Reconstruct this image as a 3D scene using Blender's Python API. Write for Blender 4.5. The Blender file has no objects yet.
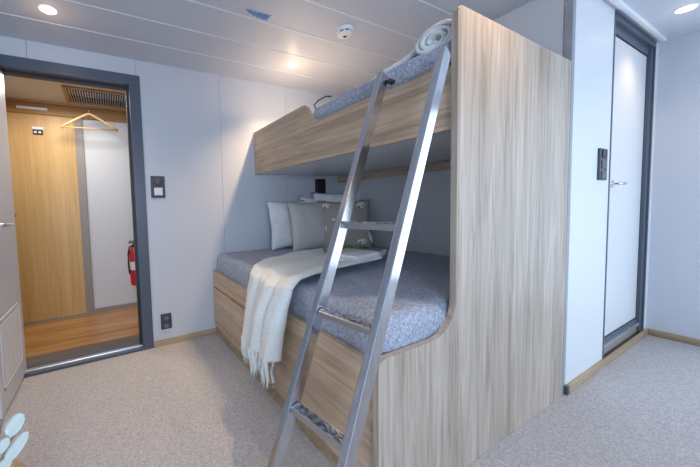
import bpy, bmesh, math, random
from mathutils import Matrix, Vector, noise
random.seed(7)
sc = bpy.context.scene
COL = sc.collection
PI = math.pi

# ------------------------------------------------------------------ camera
cam_d = bpy.data.cameras.new('camera')
cam_d.sensor_width = 36.0
cam_d.lens = 302.349 / 700 * 36
cam_d.shift_x = (350 - 268.263) / 700
cam_d.shift_y = (223.257 - 233.5) / 700
cam_d.clip_start = 0.02
cam = bpy.data.objects.new('camera', cam_d)
COL.objects.link(cam)
r_, u_, f_ = (0.883784, -0.466944, -0.029803), (0.054127, 0.038762, 0.997781), (0.464753, 0.883437, -0.059531)
cam.matrix_world = Matrix(((r_[0], u_[0], -f_[0], 0), (r_[1], u_[1], -f_[1], 0), (r_[2], u_[2], -f_[2], 1.1), (0, 0, 0, 1)))
sc.camera = cam

# ------------------------------------------------------------------ world, exposure
sc.view_settings.view_transform = 'Standard'
sc.view_settings.look = 'None'
sc.view_settings.gamma = 1
sc.view_settings.use_curve_mapping = False
sc.view_settings.exposure = -0.03
w = bpy.data.worlds.new('sky')
sc.world = w
w.use_nodes = True
w.node_tree.nodes['Background'].inputs[0].default_value = (0.62, 0.78, 1.0, 1)
w.node_tree.nodes['Background'].inputs[1].default_value = 1.0


def area(name, loc, rot, sx, sy, power, color, spread=PI):
    l = bpy.data.lights.new(name, 'AREA')
    l.shape = 'RECTANGLE'; l.size = sx; l.size_y = sy
    l.energy = power; l.color = color; l.spread = spread
    o = bpy.data.objects.new(name, l)
    COL.objects.link(o); o.location = loc; o.rotation_euler = rot
    return o


def spot(name, loc, power, color, angle=150, r=0.035, blend=0.6):
    l = bpy.data.lights.new(name, 'SPOT')
    l.energy = power; l.color = color; l.spot_size = math.radians(angle); l.spot_blend = blend; l.shadow_soft_size = r
    o = bpy.data.objects.new(name, l)
    COL.objects.link(o); o.location = loc
    return o


COOL = (0.66, 0.81, 1.0)
WARM = (1.0, 0.70, 0.42)
# daylight through the two glazed openings of the rear wall and the one in the right wall (behind the camera)
area('daylight_left_window', (-0.35, -1.46, 1.25), (PI / 2, 0, 0), 1.1, 0.75, 46, COOL)
area('daylight_glazed_door', (2.75, -1.46, 0.78), (PI / 2, 0, 0), 1.3, 1.25, 24, COOL)
area('daylight_side_window', (3.66, -0.50, 1.08), (PI / 2, 0, PI / 2), 1.15, 1.95, 19, COOL)
# ceiling downlights
SPOTS = [(-0.235, 2.085), (1.363, 2.087), (3.156, 0.486), (1.363, 0.486), (-0.2, 0.486)]
for (sx_, sy_), pw_ in zip(SPOTS, (22, 100, 12, 26, 8)):
    spot('downlight_lamp', (sx_, sy_, 2.185), pw_, WARM, 118, 0.022, 1.0)
for (sx_, sy_), pw_ in zip(SPOTS, (0.3, 0.8, 0.1, 0.4, 0.3)):  # added unseen point lights that warm the ceiling around each downlight
    l_ = bpy.data.lights.new('added_ceiling_glow', 'POINT'); l_.energy = pw_; l_.color = (1.0, 0.66, 0.38); l_.shadow_soft_size = 0.03
    o_ = bpy.data.objects.new('added_ceiling_glow', l_); COL.objects.link(o_); o_.location = (sx_, sy_, 2.10)
area('hallway_lamp', (-0.35, 3.1, 2.12), (0, 0, 0), 0.5, 0.3, 12, (1.0, 0.91, 0.82))

# ------------------------------------------------------------------ materials


def mat(name, color, rough=0.6, metal=0.0, spec=0.5, emit=None, estr=0.0):
    m = bpy.data.materials.new(name)
    m.use_nodes = True
    b = m.node_tree.nodes['Principled BSDF']
    b.inputs['Base Color'].default_value = (*color, 1)
    b.inputs['Roughness'].default_value = rough
    b.inputs['Metallic'].default_value = metal
    b.inputs['Specular IOR Level'].default_value = spec
    if emit:
        b.inputs['Emission Color'].default_value = (*emit, 1)
        b.inputs['Emission Strength'].default_value = estr
    return m


def noisy(m, c1, c2, scale=(1, 1, 1), nscale=5.0, detail=4.0, lo=0.3, hi=0.7, bump=0.0, bdist=0.01, bscale=None, rough=0.5, distort=0.0):
    """colour ramp driven by stretched noise in object space, optional bump"""
    nt = m.node_tree; N = nt.nodes; L = nt.links
    b = N['Principled BSDF']
    tc = N.new('ShaderNodeTexCoord'); mp = N.new('ShaderNodeMapping')
    mp.inputs['Scale'].default_value = scale
    L.new(tc.outputs['Object'], mp.inputs['Vector'])
    n = N.new('ShaderNodeTexNoise')
    n.inputs['Scale'].default_value = nscale; n.inputs['Detail'].default_value = detail
    n.inputs['Roughness'].default_value = rough; n.inputs['Distortion'].default_value = distort
    L.new(mp.outputs[0], n.inputs['Vector'])
    cr = N.new('ShaderNodeValToRGB')
    cr.color_ramp.elements[0].position = lo; cr.color_ramp.elements[0].color = (*c1, 1)
    cr.color_ramp.elements[1].position = hi; cr.color_ramp.elements[1].color = (*c2, 1)
    L.new(n.outputs['Fac'], cr.inputs[0])
    L.new(cr.outputs[0], b.inputs['Base Color'])
    if bump:
        n2 = N.new('ShaderNodeTexNoise')
        n2.inputs['Scale'].default_value = bscale or nscale; n2.inputs['Detail'].default_value = 3
        L.new(mp.outputs[0] if bscale is None else tc.outputs['Object'], n2.inputs['Vector'])
        bp = N.new('ShaderNodeBump'); bp.inputs['Strength'].default_value = bump; bp.inputs['Distance'].default_value = bdist
        L.new(n2.outputs['Fac'], bp.inputs['Height']); L.new(bp.outputs[0], b.inputs['Normal'])
    return m


def wood(name, c1, c2, axis, rough=0.45, c3=None, fine=60.0):
    """grain running along axis: broad bands plus fine fibres plus slow cathedral distortion"""
    m = mat(name, c1, rough)
    nt = m.node_tree; N = nt.nodes; L = nt.links
    b = N['Principled BSDF']
    tc = N.new('ShaderNodeTexCoord')
    st = [1, 1, 1]; st['xyz'.index(axis)] = 0.035

    def layer(scale, stretch, det, dist=0.0):
        mp = N.new('ShaderNodeMapping')
        s = [1, 1, 1]; s['xyz'.index(axis)] = stretch
        mp.inputs['Scale'].default_value = s
        L.new(tc.outputs['Object'], mp.inputs['Vector'])
        n = N.new('ShaderNodeTexNoise'); n.inputs['Scale'].default_value = scale; n.inputs['Detail'].default_value = det
        n.inputs['Distortion'].default_value = dist
        L.new(mp.outputs[0], n.inputs['Vector'])
        return n.outputs['Fac']
    a = layer(9, 0.035, 3, 1.0); f = layer(fine * 2.2, 0.02, 4); g = layer(30, 0.06, 4, 2.0)
    def mul(x, k):
        q = N.new('ShaderNodeMath'); q.operation = 'MULTIPLY'; L.new(x, q.inputs[0]); q.inputs[1].default_value = k; return q.outputs[0]
    def add(x, y):
        q = N.new('ShaderNodeMath'); q.operation = 'ADD'; L.new(x, q.inputs[0]); L.new(y, q.inputs[1]); return q.outputs[0]
    s = add(add(mul(a, 0.42), mul(f, 0.25)), mul(g, 0.33))
    cr = N.new('ShaderNodeValToRGB')
    cr.color_ramp.elements[0].position = 0.40; cr.color_ramp.elements[0].color = (*c1, 1)
    cr.color_ramp.elements[1].position = 0.60; cr.color_ramp.elements[1].color = (*c2, 1)
    L.new(s, cr.inputs[0]); L.new(cr.outputs[0], b.inputs['Base Color'])
    bp = N.new('ShaderNodeBump'); bp.inputs['Strength'].default_value = 0.08; bp.inputs['Distance'].default_value = 0.002
    L.new(s, bp.inputs['Height']); L.new(bp.outputs[0], b.inputs['Normal'])
    return m


M = {}
M['wall'] = mat('painted_wall', (0.60, 0.63, 0.69), 0.38)
M['wall_side'] = mat('side_wall_laminate', (0.62, 0.65, 0.69), 0.45)
M['wall_white'] = mat('white_wall', (0.76, 0.78, 0.80), 0.4)
M['joint'] = mat('wall_joint', (0.45, 0.47, 0.5), 0.6)
M['ceiling'] = mat('ceiling_panel', (0.57, 0.60, 0.67), 0.42)
M['joint_highlight_and_ring'] = mat('joint_highlight_and_ring', (0.85, 0.87, 0.9), 0.35)
M['groove'] = mat('ceiling_groove', (0.16, 0.16, 0.17), 0.7)
M['carpet'] = noisy(mat('grey_carpet', (0.4, 0.38, 0.37), 0.95, spec=0.1), (0.42, 0.41, 0.415), (0.53, 0.515, 0.525), nscale=45, detail=6, lo=0.3, hi=0.7, bump=0.12, bdist=0.003, bscale=300, rough=0.8)
def speckle(m, scale, lo, hi):
    """multiply the base colour with random yarn-tuft cells"""
    nt = m.node_tree; N = nt.nodes; L = nt.links; b = N['Principled BSDF']
    src = b.inputs['Base Color'].links[0].from_socket
    tc = N.new('ShaderNodeTexCoord'); v = N.new('ShaderNodeTexVoronoi'); v.inputs['Scale'].default_value = scale
    L.new(tc.outputs['Object'], v.inputs['Vector'])
    sp = N.new('ShaderNodeSeparateColor'); L.new(v.outputs['Color'], sp.inputs[0])
    mr = N.new('ShaderNodeMapRange'); mr.inputs[3].default_value = lo; mr.inputs[4].default_value = hi
    L.new(sp.outputs[0], mr.inputs[0])
    mx_ = N.new('ShaderNodeMix'); mx_.data_type = 'RGBA'; mx_.blend_type = 'MULTIPLY'; mx_.inputs[0].default_value = 1.0
    L.new(src, mx_.inputs[6]); L.new(mr.outputs[0], mx_.inputs[7]); L.new(mx_.outputs[2], b.inputs['Base Color'])
speckle(M['carpet'], 230, 0.74, 1.18)
M['carpet_dark'] = noisy(mat('hall_mat', (0.2, 0.19, 0.18), 0.9), (0.13, 0.105, 0.085), (0.22, 0.19, 0.165), nscale=150, bump=0.4, bscale=200)
M['oak_z'] = wood('grey_oak_vertical', (0.33, 0.265, 0.205), (0.585, 0.50, 0.415), 'z')
M['oak_y'] = wood('oak_along_bed', (0.41, 0.29, 0.19), (0.67, 0.51, 0.365), 'y')
M['oak_edge'] = wood('oak_edge_band', (0.40, 0.31, 0.21), (0.55, 0.44, 0.32), 'x')
M['oak_x'] = wood('oak_skirting', (0.32, 0.23, 0.14), (0.50, 0.38, 0.25), 'x', 0.5)
M['hall_wood'] = wood('honey_door_wood', (0.60, 0.36, 0.13), (0.73, 0.47, 0.20), 'z', 0.4)
M['hall_wood_x'] = wood('honey_lintel_wood', (0.36, 0.17, 0.05), (0.52, 0.27, 0.09), 'x', 0.4)
M['hall_floor'] = wood('hall_plank_floor', (0.33, 0.15, 0.045), (0.60, 0.33, 0.12), 'x', 0.22)
M['hall_wall'] = mat('hall_wall', (0.74, 0.76, 0.80), 0.5)
M['hall_ceiling'] = mat('hall_ceiling', (0.72, 0.62, 0.50), 0.5)
M['frame'] = mat('blue_grey_frame', (0.085, 0.105, 0.145), 0.35)
M['frame_dark'] = mat('frame_gasket', (0.02, 0.024, 0.032), 0.5)
M['door_grey'] = mat('grey_door_leaf', (0.66, 0.67, 0.72), 0.4)
M['door_white'] = mat('white_door_leaf', (0.76, 0.77, 0.78), 0.3)
M['line_white'] = mat('white_louvre', (0.82, 0.84, 0.88), 0.45)
M['chrome'] = mat('chrome', (0.85, 0.85, 0.87), 0.15, 1.0)
M['alu'] = mat('aluminium_trim', (0.6, 0.62, 0.65), 0.35, 0.9)
M['sillgrey'] = mat('sill_panel', (0.33, 0.30, 0.28), 0.5)
M['cover'] = noisy(mat('blue_grey_fleece', (0.2, 0.22, 0.28), 0.95, spec=0.1), (0.30, 0.335, 0.42), (0.50, 0.54, 0.64), nscale=80, detail=6, lo=0.3, hi=0.7, bump=0.35, bdist=0.006, bscale=120)
speckle(M['cover'], 190, 0.75, 1.2)
M['sheet'] = mat('mattress_ticking', (0.5, 0.45, 0.4), 0.9)
M['throw'] = noisy(mat('cream_throw', (0.7, 0.68, 0.6), 0.95, spec=0.1), (0.74, 0.77, 0.75), (0.86, 0.89, 0.87), nscale=90, bump=0.6, bdist=0.004, bscale=160)
M['linen'] = noisy(mat('stone_linen', (0.5, 0.48, 0.44), 0.95, spec=0.1), (0.55, 0.53, 0.50), (0.68, 0.66, 0.63), nscale=180, bump=0.4, bdist=0.002, bscale=300)
M['taupe'] = noisy(mat('taupe_linen', (0.33, 0.28, 0.25), 0.95, spec=0.1), (0.36, 0.305, 0.28), (0.48, 0.42, 0.39), nscale=180, bump=0.4, bdist=0.002, bscale=300)
M['cotton'] = noisy(mat('white_cotton', (0.75, 0.76, 0.78), 0.9, spec=0.1), (0.78, 0.79, 0.81), (0.86, 0.87, 0.89), nscale=20, bump=0.25, bdist=0.006, bscale=26)
M['print_white'] = mat('printed_white', (0.72, 0.71, 0.68), 0.9)
M['print_dark'] = mat('printed_dark', (0.03, 0.03, 0.035), 0.8)
M['black'] = mat('black_plastic', (0.012, 0.012, 0.015), 0.45)
M['plate_dark'] = mat('anthracite_plate', (0.05, 0.055, 0.075), 0.4)
M['plate_mid'] = mat('anthracite_insert', (0.09, 0.10, 0.125), 0.35)
M['white_plastic'] = mat('white_plastic', (0.82, 0.82, 0.82), 0.4)
M['slot'] = mat('dark_slot', (0.02, 0.02, 0.02), 0.7)
M['red'] = mat('red_paint', (0.62, 0.02, 0.03), 0.3)
M['hanger'] = wood('hanger_wood', (0.62, 0.40, 0.14), (0.78, 0.54, 0.24), 'x', 0.4)
M['grille'] = mat('grille_metal', (0.55, 0.56, 0.55), 0.3, 0.8)
M['brass'] = mat('brass', (0.75, 0.6, 0.3), 0.2, 1.0)
M['tape'] = mat('blue_tape', (0.14, 0.27, 0.62), 0.5)
M['leafgreen'] = mat('sage_leaf', (0.72, 0.81, 0.77), 0.6)
M['green'] = mat('sprig_leaf', (0.13, 0.25, 0.09), 0.6)
M['stem'] = mat('plant_stem', (0.25, 0.22, 0.14), 0.7)
M['pot'] = wood('turned_wood_vase', (0.42, 0.28, 0.15), (0.60, 0.44, 0.27), 'z', 0.5)
M['lamp'] = mat('lamp_diffuser', (1, 0.95, 0.85), 0.5, emit=(1.0, 0.86, 0.62), estr=9.0)
M['labelstrip'] = mat('white_label', (0.85, 0.85, 0.84), 0.5)
M['glass'] = mat('window_glass', (0.9, 0.95, 1.0), 0.02)
M['glass'].node_tree.nodes['Principled BSDF'].inputs['Transmission Weight'].default_value = 1.0
# brushed steel
m = mat('brushed_steel', (0.68, 0.69, 0.71), 0.17, 1.0)
noisy(m, (0.60, 0.61, 0.63), (0.70, 0.71, 0.73), scale=(1, 1, 0.05), nscale=60, lo=0.3, hi=0.7)
M['steel'] = m
M['steel_soft'] = mat('satin_steel', (0.50, 0.50, 0.51), 0.38, 1.0)
m = mat('rung_grip', (0.42, 0.42, 0.43), 0.45, 0.9)
noisy(m, (0.16, 0.17, 0.20), (0.62, 0.64, 0.68), scale=(3, 1, 1), nscale=55, lo=0.42, hi=0.58, bump=0.5, bdist=0.003)
M['grip'] = m

# ------------------------------------------------------------------ mesh helpers


def nb(): return bmesh.new()


def box(bm, x0, y0, z0, x1, y1, z1, bev=0.0, seg=2, mi=0, mtx=None):
    t = bmesh.new()
    bmesh.ops.create_cube(t, size=1)
    bmesh.ops.scale(t, vec=(abs(x1 - x0), abs(y1 - y0), abs(z1 - z0)), verts=t.verts)
    bmesh.ops.translate(t, vec=((x0 + x1) / 2, (y0 + y1) / 2, (z0 + z1) / 2), verts=t.verts)
    if bev:
        bmesh.ops.bevel(t, geom=t.edges[:], offset=bev, segments=seg, profile=0.5, affect='EDGES')
    merge(bm, t, mi, mtx)


def merge(bm, t, mi=0, mtx=None):
    if mtx is not None:
        bmesh.ops.transform(t, matrix=mtx, verts=t.verts)
    for f in t.faces: f.material_index = mi
    me = bpy.data.meshes.new('tmp'); t.to_mesh(me); t.free()
    bm.from_mesh(me); bpy.data.meshes.remove(me)


def prism(bm, pts, axis, a, b, bev=0.0, mi=0):
    """polygon pts in the two other axes (in xyz order), extruded from a to b along axis"""
    t = bmesh.new()
    def v3(p, c):
        if axis == 'y': return (p[0], c, p[1])
        if axis == 'x': return (c, p[0], p[1])
        return (p[0], p[1], c)
    A = [t.verts.new(v3(p, a)) for p in pts]; B = [t.verts.new(v3(p, b)) for p in pts]
    n = len(pts)
    t.faces.new(A); t.faces.new(B[::-1])
    for i in range(n): t.faces.new((A[i], B[i], B[(i + 1) % n], A[(i + 1) % n]))
    bmesh.ops.recalc_face_normals(t, faces=t.faces)
    if bev:
        caps = [e for e in t.edges if len({round(v.co['xyz'.index(axis)], 5) for v in e.verts}) == 1]
        bmesh.ops.bevel(t, geom=caps, offset=bev, segments=2, profile=0.5, affect='EDGES')
    merge(bm, t, mi)


def tube(bm, pts, r, seg=10, mi=0, cap=True, r2=None):
    t = bmesh.new()
    pts = [Vector(p) for p in pts]; rings = []
    n = len(pts); up = Vector((0, 0, 1))
    for i, p in enumerate(pts):
        d = (pts[min(i + 1, n - 1)] - pts[max(i - 1, 0)]).normalized()
        a = d.cross(up)
        if a.length < 1e-3: a = d.cross(Vector((1, 0, 0)))
        a.normalize(); b = d.cross(a).normalized()
        rr = r if r2 is None else r + (r2 - r) * i / max(1, n - 1)
        rings.append([t.verts.new(p + a * rr * math.cos(2 * PI * k / seg) + b * rr * math.sin(2 * PI * k / seg)) for k in range(seg)])
    for i in range(n - 1):
        for k in range(seg):
            t.faces.new((rings[i][k], rings[i][(k + 1) % seg], rings[i + 1][(k + 1) % seg], rings[i + 1][k]))
    if cap:
        t.faces.new(rings[0][::-1]); t.faces.new(rings[-1])
    bmesh.ops.recalc_face_normals(t, faces=t.faces)
    merge(bm, t, mi)


def lathe(bm, prof, center, axis='z', seg=32, mi=0):
    """prof: list of (radius, height)"""
    t = bmesh.new(); rings = []
    c = Vector(center)
    for r, h in prof:
        ring = []
        for k in range(seg):
            a = 2 * PI * k / seg
            if axis == 'z': q = Vector((r * math.cos(a), r * math.sin(a), h))
            elif axis == 'y': q = Vector((r * math.cos(a), h, r * math.sin(a)))
            else: q = Vector((h, r * math.cos(a), r * math.sin(a)))
            ring.append(t.verts.new(c + q))
        rings.append(ring)
    for i in range(len(rings) - 1):
        for k in range(seg):
            t.faces.new((rings[i][k], rings[i][(k + 1) % seg], rings[i + 1][(k + 1) % seg], rings[i + 1][k]))
    t.faces.new(rings[0][::-1]); t.faces.new(rings[-1])
    bmesh.ops.recalc_face_normals(t, faces=t.faces)
    merge(bm, t, mi)


def wloc(o):
    v = Vector((0, 0, 0))
    while o is not None:
        v += o.location; o = o.parent
    return v


def obj(name, bm, mats, parent=None, smooth=False, loc=None):
    """ONE mesh object; bm holds world coordinates"""
    base = wloc(parent) if parent else Vector(loc or (0, 0, 0))
    bmesh.ops.translate(bm, vec=-base, verts=bm.verts)
    me = bpy.data.meshes.new(name); bm.to_mesh(me); bm.free()
    for mm in (mats if isinstance(mats, (list, tuple)) else [mats]): me.materials.append(mm)
    if smooth:
        for p in me.polygons: p.use_smooth = True
    o = bpy.data.objects.new(name, me); COL.objects.link(o)
    if parent: o.parent = parent
    elif loc: o.location = loc
    if smooth == 'auto':
        es = o.modifiers.new('split', 'EDGE_SPLIT'); es.split_angle = math.radians(38)
    return o


def thing(name, label, cat, loc, group=None):
    o = bpy.data.objects.new(name, None); COL.objects.link(o); o.location = loc
    o.empty_display_size = 0.05
    o['label'] = label; o['category'] = cat
    if group: o['group'] = group
    return o


def tag(o, label, cat, group=None):
    o['label'] = label; o['category'] = cat
    if group: o['group'] = group
    return o


def struct(name, bm, mats, **k):
    o = obj(name, bm, mats, **k)
    o['kind'] = 'structure'
    return o


def sroot(name, loc, label=None):
    o = bpy.data.objects.new(name, None); COL.objects.link(o); o.location = loc; o['kind'] = 'structure'
    if label: o['label'] = label
    return o


YB, ZC, XS, XR, YW = 2.509, 2.213, 2.19, 3.695, 0.683     # back wall, ceiling, bunk side wall, right wall, white wall
XL, YR = -1.35, -1.5                                       # left wall, rear wall (out of the picture)

# ------------------------------------------------------------------ shell
bm = nb(); box(bm, XL, YR, -0.08, XR, YB, 0.0)
struct('floor', bm, M['carpet'])

# ceiling: planks along x with a dark groove and a pale strip painting the highlight at each joint
bm = nb()
joints = [2.224 - 0.2715 * k for k in range(14) if k != 6]
prev = YB + 0.1
for j in joints:
    box(bm, XL, j + 0.006, ZC, XR + 0.1, prev, ZC + 0.03, mi=0)
    box(bm, XL, j - 0.0015, ZC - 0.0025, XR + 0.1, j + 0.0055, ZC + 0.02, mi=1)
    box(bm, XL, j - 0.006, ZC + 0.008, XR + 0.1, j - 0.001, ZC + 0.03, mi=2)
    prev = j - 0.006
box(bm, XL, YR - 0.1, ZC, XR + 0.1, prev, ZC + 0.03)
box(bm, XL, YR - 0.1, ZC + 0.03, XR + 0.1, YB + 0.1, ZC + 0.06)
struct('ceiling', bm, [M['ceiling'], M['joint_highlight_and_ring'], M['groove']])


def panel_wall_x(bm, x0, x1, js, y0, y1, z0, z1, cut=None):
    """wall in plane y split in panels at js with thin open joints; cut=(a,b,h) door opening"""
    xs = [x0] + [j for j in js if x0 < j < x1] + [x1]
    for a, b in zip(xs[:-1], xs[1:]):
        a2 = a + (0.0012 if a != x0 else 0); b2 = b - (0.0012 if b != x1 else 0)
        segs = [(a2, b2, z0, z1)]
        if cut:
            ca, cb, ch = cut
            segs = []
            if a2 < ca: segs.append((a2, min(b2, ca), z0, z1))
            if b2 > cb: segs.append((max(a2, cb), b2, z0, z1))
            if a2 < cb and b2 > ca: segs.append((max(a2, ca), min(b2, cb), ch, z1))
        for s in segs: box(bm, s[0], y0, s[2], s[1], y1, s[3])


FL, FR, FT = -0.60, 0.182, 2.025       # hall door: clear opening
bm = nb()
panel_wall_x(bm, XL, XS + 0.1, [-1.06, -0.415, 0.236, 0.885, 1.531], YB, YB + 0.03, 0, ZC + 0.02, cut=(FL - 0.04, FR + 0.04, FT + 0.04))
t = [(XL, FL - 0.04, 0, ZC), (FR + 0.04, XS + 0.1, 0, ZC), (FL - 0.04, FR + 0.04, FT + 0.04, ZC)]
for a, b, c, d in t: box(bm, a, YB + 0.03, c, b, YB + 0.10, d, mi=1)
struct('wall_back', bm, [M['wall'], M['joint']])

bm = nb()
ys = [YW + 0.06, 0.93, 1.2715, 1.60, 2.05, YB]
ys = [YW + 0.004, 0.726, 1.60, YB]
for a, b in zip(ys[:-1], ys[1:]): box(bm, XS, a + 0.0012, 0, XS + 0.02, b - 0.0012, ZC + 0.02)
box(bm, XS + 0.02, YW + 0.03, 0, XS + 0.06, YB, ZC, mi=1)
struct('wall_side', bm, [M['wall_side'], M['joint']])

DL, DR, DT, DZ = 2.80, 3.60, 2.165, 0.118      # bathroom door opening
bm = nb()
box(bm, XS + 0.012, YW, 0, DL - 0.042, YW + 0.1, ZC + 0.02)
box(bm, DR + 0.012, YW, 0, XR + 0.1, YW + 0.1, ZC + 0.02)
box(bm, DL - 0.042, YW, DT + 0.046, DR + 0.012, YW + 0.1, ZC + 0.02)
struct('wall_white', bm, M['wall_white'])
bm = nb(); box(bm, XS - 0.018, YW + 0.001, 0.0, XS + 0.012, YW + 0.03, ZC + 0.02, 0.003)
struct('trim_corner', bm, mat('grey_corner_trim', (0.33, 0.35, 0.39), 0.5))
bm = nb()
for a, b, c, d in [(YR, -1.12, 0, ZC + 0.02), (-1.12, 0.12, 0, 0.06), (-1.12, 0.12, 2.1, ZC + 0.02), (0.12, YW, 0, ZC + 0.02)]:
    box(bm, XR, a, c, XR + 0.1, b, d)
struct('wall_right', bm, M['wall'])

bm = nb(); box(bm, XL - 0.1, YR, 0, XL, YB + 0.1, ZC + 0.02)
struct('wall_left', bm, M['wall'])
# rear wall with a window and a glazed door
bm = nb()
for a, b, c, d in [(XL, -0.95, 0, ZC), (-0.95, 0.25, 0, 0.85), (-0.95, 0.25, 1.85, ZC), (0.25, 2.05, 0, ZC), (2.05, 3.45, 0, 0.1), (2.05, 3.45, 2.08, ZC), (3.45, XR, 0, ZC)]:
    box(bm, a, YR - 0.1, c, b, YR, d)
struct('wall_rear', bm, M['wall'])


def window(name, x0, x1, z0, z1):
    r = sroot(name, ((x0 + x1) / 2, YR - 0.05, z0))
    b = nb(); w_ = 0.045
    for q in [(x0, z0, x0 + w_, z1), (x1 - w_, z0, x1, z1), (x0 + w_, z0, x1 - w_, z0 + w_), (x0 + w_, z1 - w_, x1 - w_, z1)]:
        box(b, q[0], YR - 0.09, q[1], q[2], YR - 0.005, q[3])
    obj('window_frame', b, M['frame'], r)
    b = nb(); box(b, x0 + w_, YR - 0.08, z0 + w_, x1 - w_, YR - 0.074, z1 - w_)
    obj('pane', b, M['glass'], r)


r = sroot('window_3', (XR + 0.05, -0.5, 0.06))
b = nb()
for q in [(-1.12, 0.06, -1.075, 2.1), (0.075, 0.06, 0.12, 2.1), (-1.075, 0.06, 0.075, 0.105), (-1.075, 2.055, 0.075, 2.1)]:
    box(b, XR + 0.005, q[0], q[1], XR + 0.09, q[2], q[3])
obj('window_frame', b, M['frame'], r)
b = nb(); box(b, XR + 0.074, -1.075, 0.105, XR + 0.08, 0.075, 2.055)
obj('pane', b, M['glass'], r)
window('window_1', -0.95, 0.25, 0.85, 1.85)
window('window_2', 2.05, 3.45, 0.1, 2.08)

# light trim over the bathroom door
bm = nb(); box(bm, 2.3, 0.632, 2.194, 3.62, 0.664, ZC + 0.005, 0.009, 4)
struct('trim_1', bm, M['wall_white'], smooth=True)

# skirtings
bm = nb(); box(bm, FR + 0.085, YB - 0.014, 0, 0.775, YB, 0.048, 0.003); box(bm, XL, YB - 0.014, 0, FL - 0.085, YB, 0.048, 0.003)
struct('baseboard_back', bm, M['oak_x'])
bm = nb(); box(bm, XS + 0.022, YW - 0.014, 0, XR, YW, 0.048, 0.003)
b2 = struct('baseboard_white', bm, M['oak_x'])
bm = nb(); box(bm, XS - 0.004, YW - 0.017, 0, XS + 0.0225, YW + 0.002, 0.050, 0.002)
obj('end_cap', bm, M['plate_mid'], b2)
bm = nb(); box(bm, XR - 0.014, YR, 0, XR, YW - 0.014, 0.048, 0.003)
struct('baseboard_right', bm, wood('oak_skirting_y', (0.24, 0.17, 0.11), (0.40, 0.30, 0.20), 'y', 0.5))

# ------------------------------------------------------------------ hall door frame and leaf
r = sroot('door_1', ((FL + FR) / 2, YB, 0))
bm = nb()
Y0, Y1 = YB - 0.012, YB + 0.11
box(bm, FR, Y0, 0, FR + 0.078, Y1, FT, 0.003)
box(bm, FL - 0.078, Y0, 0, FL, Y1, FT, 0.003)
box(bm, FL - 0.078, Y0, FT, FR + 0.078, Y1, FT + 0.072, 0.003)
box(bm, FR - 0.018, YB + 0.04, 0.02, FR + 0.002, Y1 - 0.005, FT, mi=1)
box(bm, FL, YB + 0.055, FT - 0.016, FR, Y1 - 0.005, FT + 0.002, mi=1)
obj('door_frame', bm, [M['frame'], M['frame_dark']], r)
bm = nb(); box(bm, FL, Y0, 0, FR, YB + 0.02, 0.022, 0.003); box(bm, FL, YB + 0.02, 0, FR, Y1, 0.03, 0.004, mi=1); box(bm, FL, YB + 0.06, 0.03, FR, Y1, 0.034, mi=0)
obj('threshold', bm, [M['frame'], M['alu']], r)
# leaf: open into the room
bm = nb()
box(bm, -0.595, 2.03, 0.012, -0.555, 2.575, FT - 0.02, 0.002)
leaf = obj('door_leaf', bm, M['door_grey'], r)
bm = nb()
ga, gb, gz0, gz1 = 2.10, 2.50, 0.13, 0.52
x = -0.555
for q in [(ga, gz0, ga + 0.012, gz1), (gb - 0.012, gz0, gb, gz1), (ga, gz0, gb, gz0 + 0.012), (ga, gz1 - 0.012, gb, gz1)]:
    box(bm, x - 0.002, q[0], q[1], x + 0.003, q[2], q[3])
n = 26
for i in range(n):
    z = gz0 + 0.035 + (gz1 - gz0 - 0.07) * i / (n - 1)
    for k in range(4):
        a = ga + 0.035 + k * 0.0855
        box(bm, x - 0.002, a, z - 0.0035, x + 0.0025, a + 0.07, z + 0.0035)
obj('vent_grille', bm, M['line_white'], leaf)
bm = nb(); box(bm, x, 2.06, 1.01, x + 0.008, 2.10, 1.06, 0.002)
tube(bm, [(x + 0.005, 2.08, 1.035), (x + 0.05, 2.08, 1.035), (x + 0.055, 2.09, 1.035), (x + 0.055, 2.25, 1.035)], 0.010)
obj('door_handle', bm, M['chrome'], leaf, smooth='auto')

# ------------------------------------------------------------------ hallway behind the door
HX0, HX1, HY0, HY1, HZ = -1.5, 1.2, YB + 0.10, 3.70, 2.17
bm = nb(); box(bm, HX0, 2.82, -0.06, HX1, HY1, 0.004)
for k in range(1, 8): box(bm, HX0, 2.82 + k * 0.11, 0.0035, HX1, 2.822 + k * 0.11, 0.0045, mi=1)
struct('floor_hallway', bm, [M['hall_floor'], M['hall_wood_x']])
bm = nb(); box(bm, HX0, HY0, -0.06, HX1, 2.82, 0.010)
struct('floor_entry', bm, M['carpet_dark'])
bm = nb()
box(bm, -0.19, HY1, 0, HX1, HY1 + 0.08, HZ); box(bm, HX0, HY1, 0, -0.96, HY1 + 0.08, HZ); box(bm, -0.96, HY1, 2.03, -0.19, HY1 + 0.08, HZ)
box(bm, HX1, HY0, 0, HX1 + 0.08, HY1, HZ); box(bm, HX0 - 0.08, HY0, 0, HX0, HY1, HZ)
struct('wall_hallway', bm, M['hall_wall'])
bm = nb(); box(bm, HX0, HY0, HZ, HX1, HY1, HZ + 0.05)
struct('ceiling_hallway', bm, M['hall_ceiling'])
bm = nb(); box(bm, -0.185, HY1 - 0.014, 0, HX1, HY1, 0.05, 0.003)
struct('baseboard_hallway', bm, M['sillgrey'])
bm = nb(); box(bm, -1.2, HY1 - 0.035, 2.045, HX1, HY1, HZ, 0.004)
struct('trim_2', bm, M['hall_wood_x'])
r = sroot('door_2', (-0.57, HY1, 0))
bm = nb(); box(bm, -0.262, HY1 - 0.025, 0, -0.19, HY1 + 0.03, 2.045, 0.003); box(bm, -0.95, HY1 - 0.025, 0, -0.90, HY1 + 0.03, 2.045, 0.003)
obj('door_frame', bm, M['sillgrey'], r)
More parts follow.
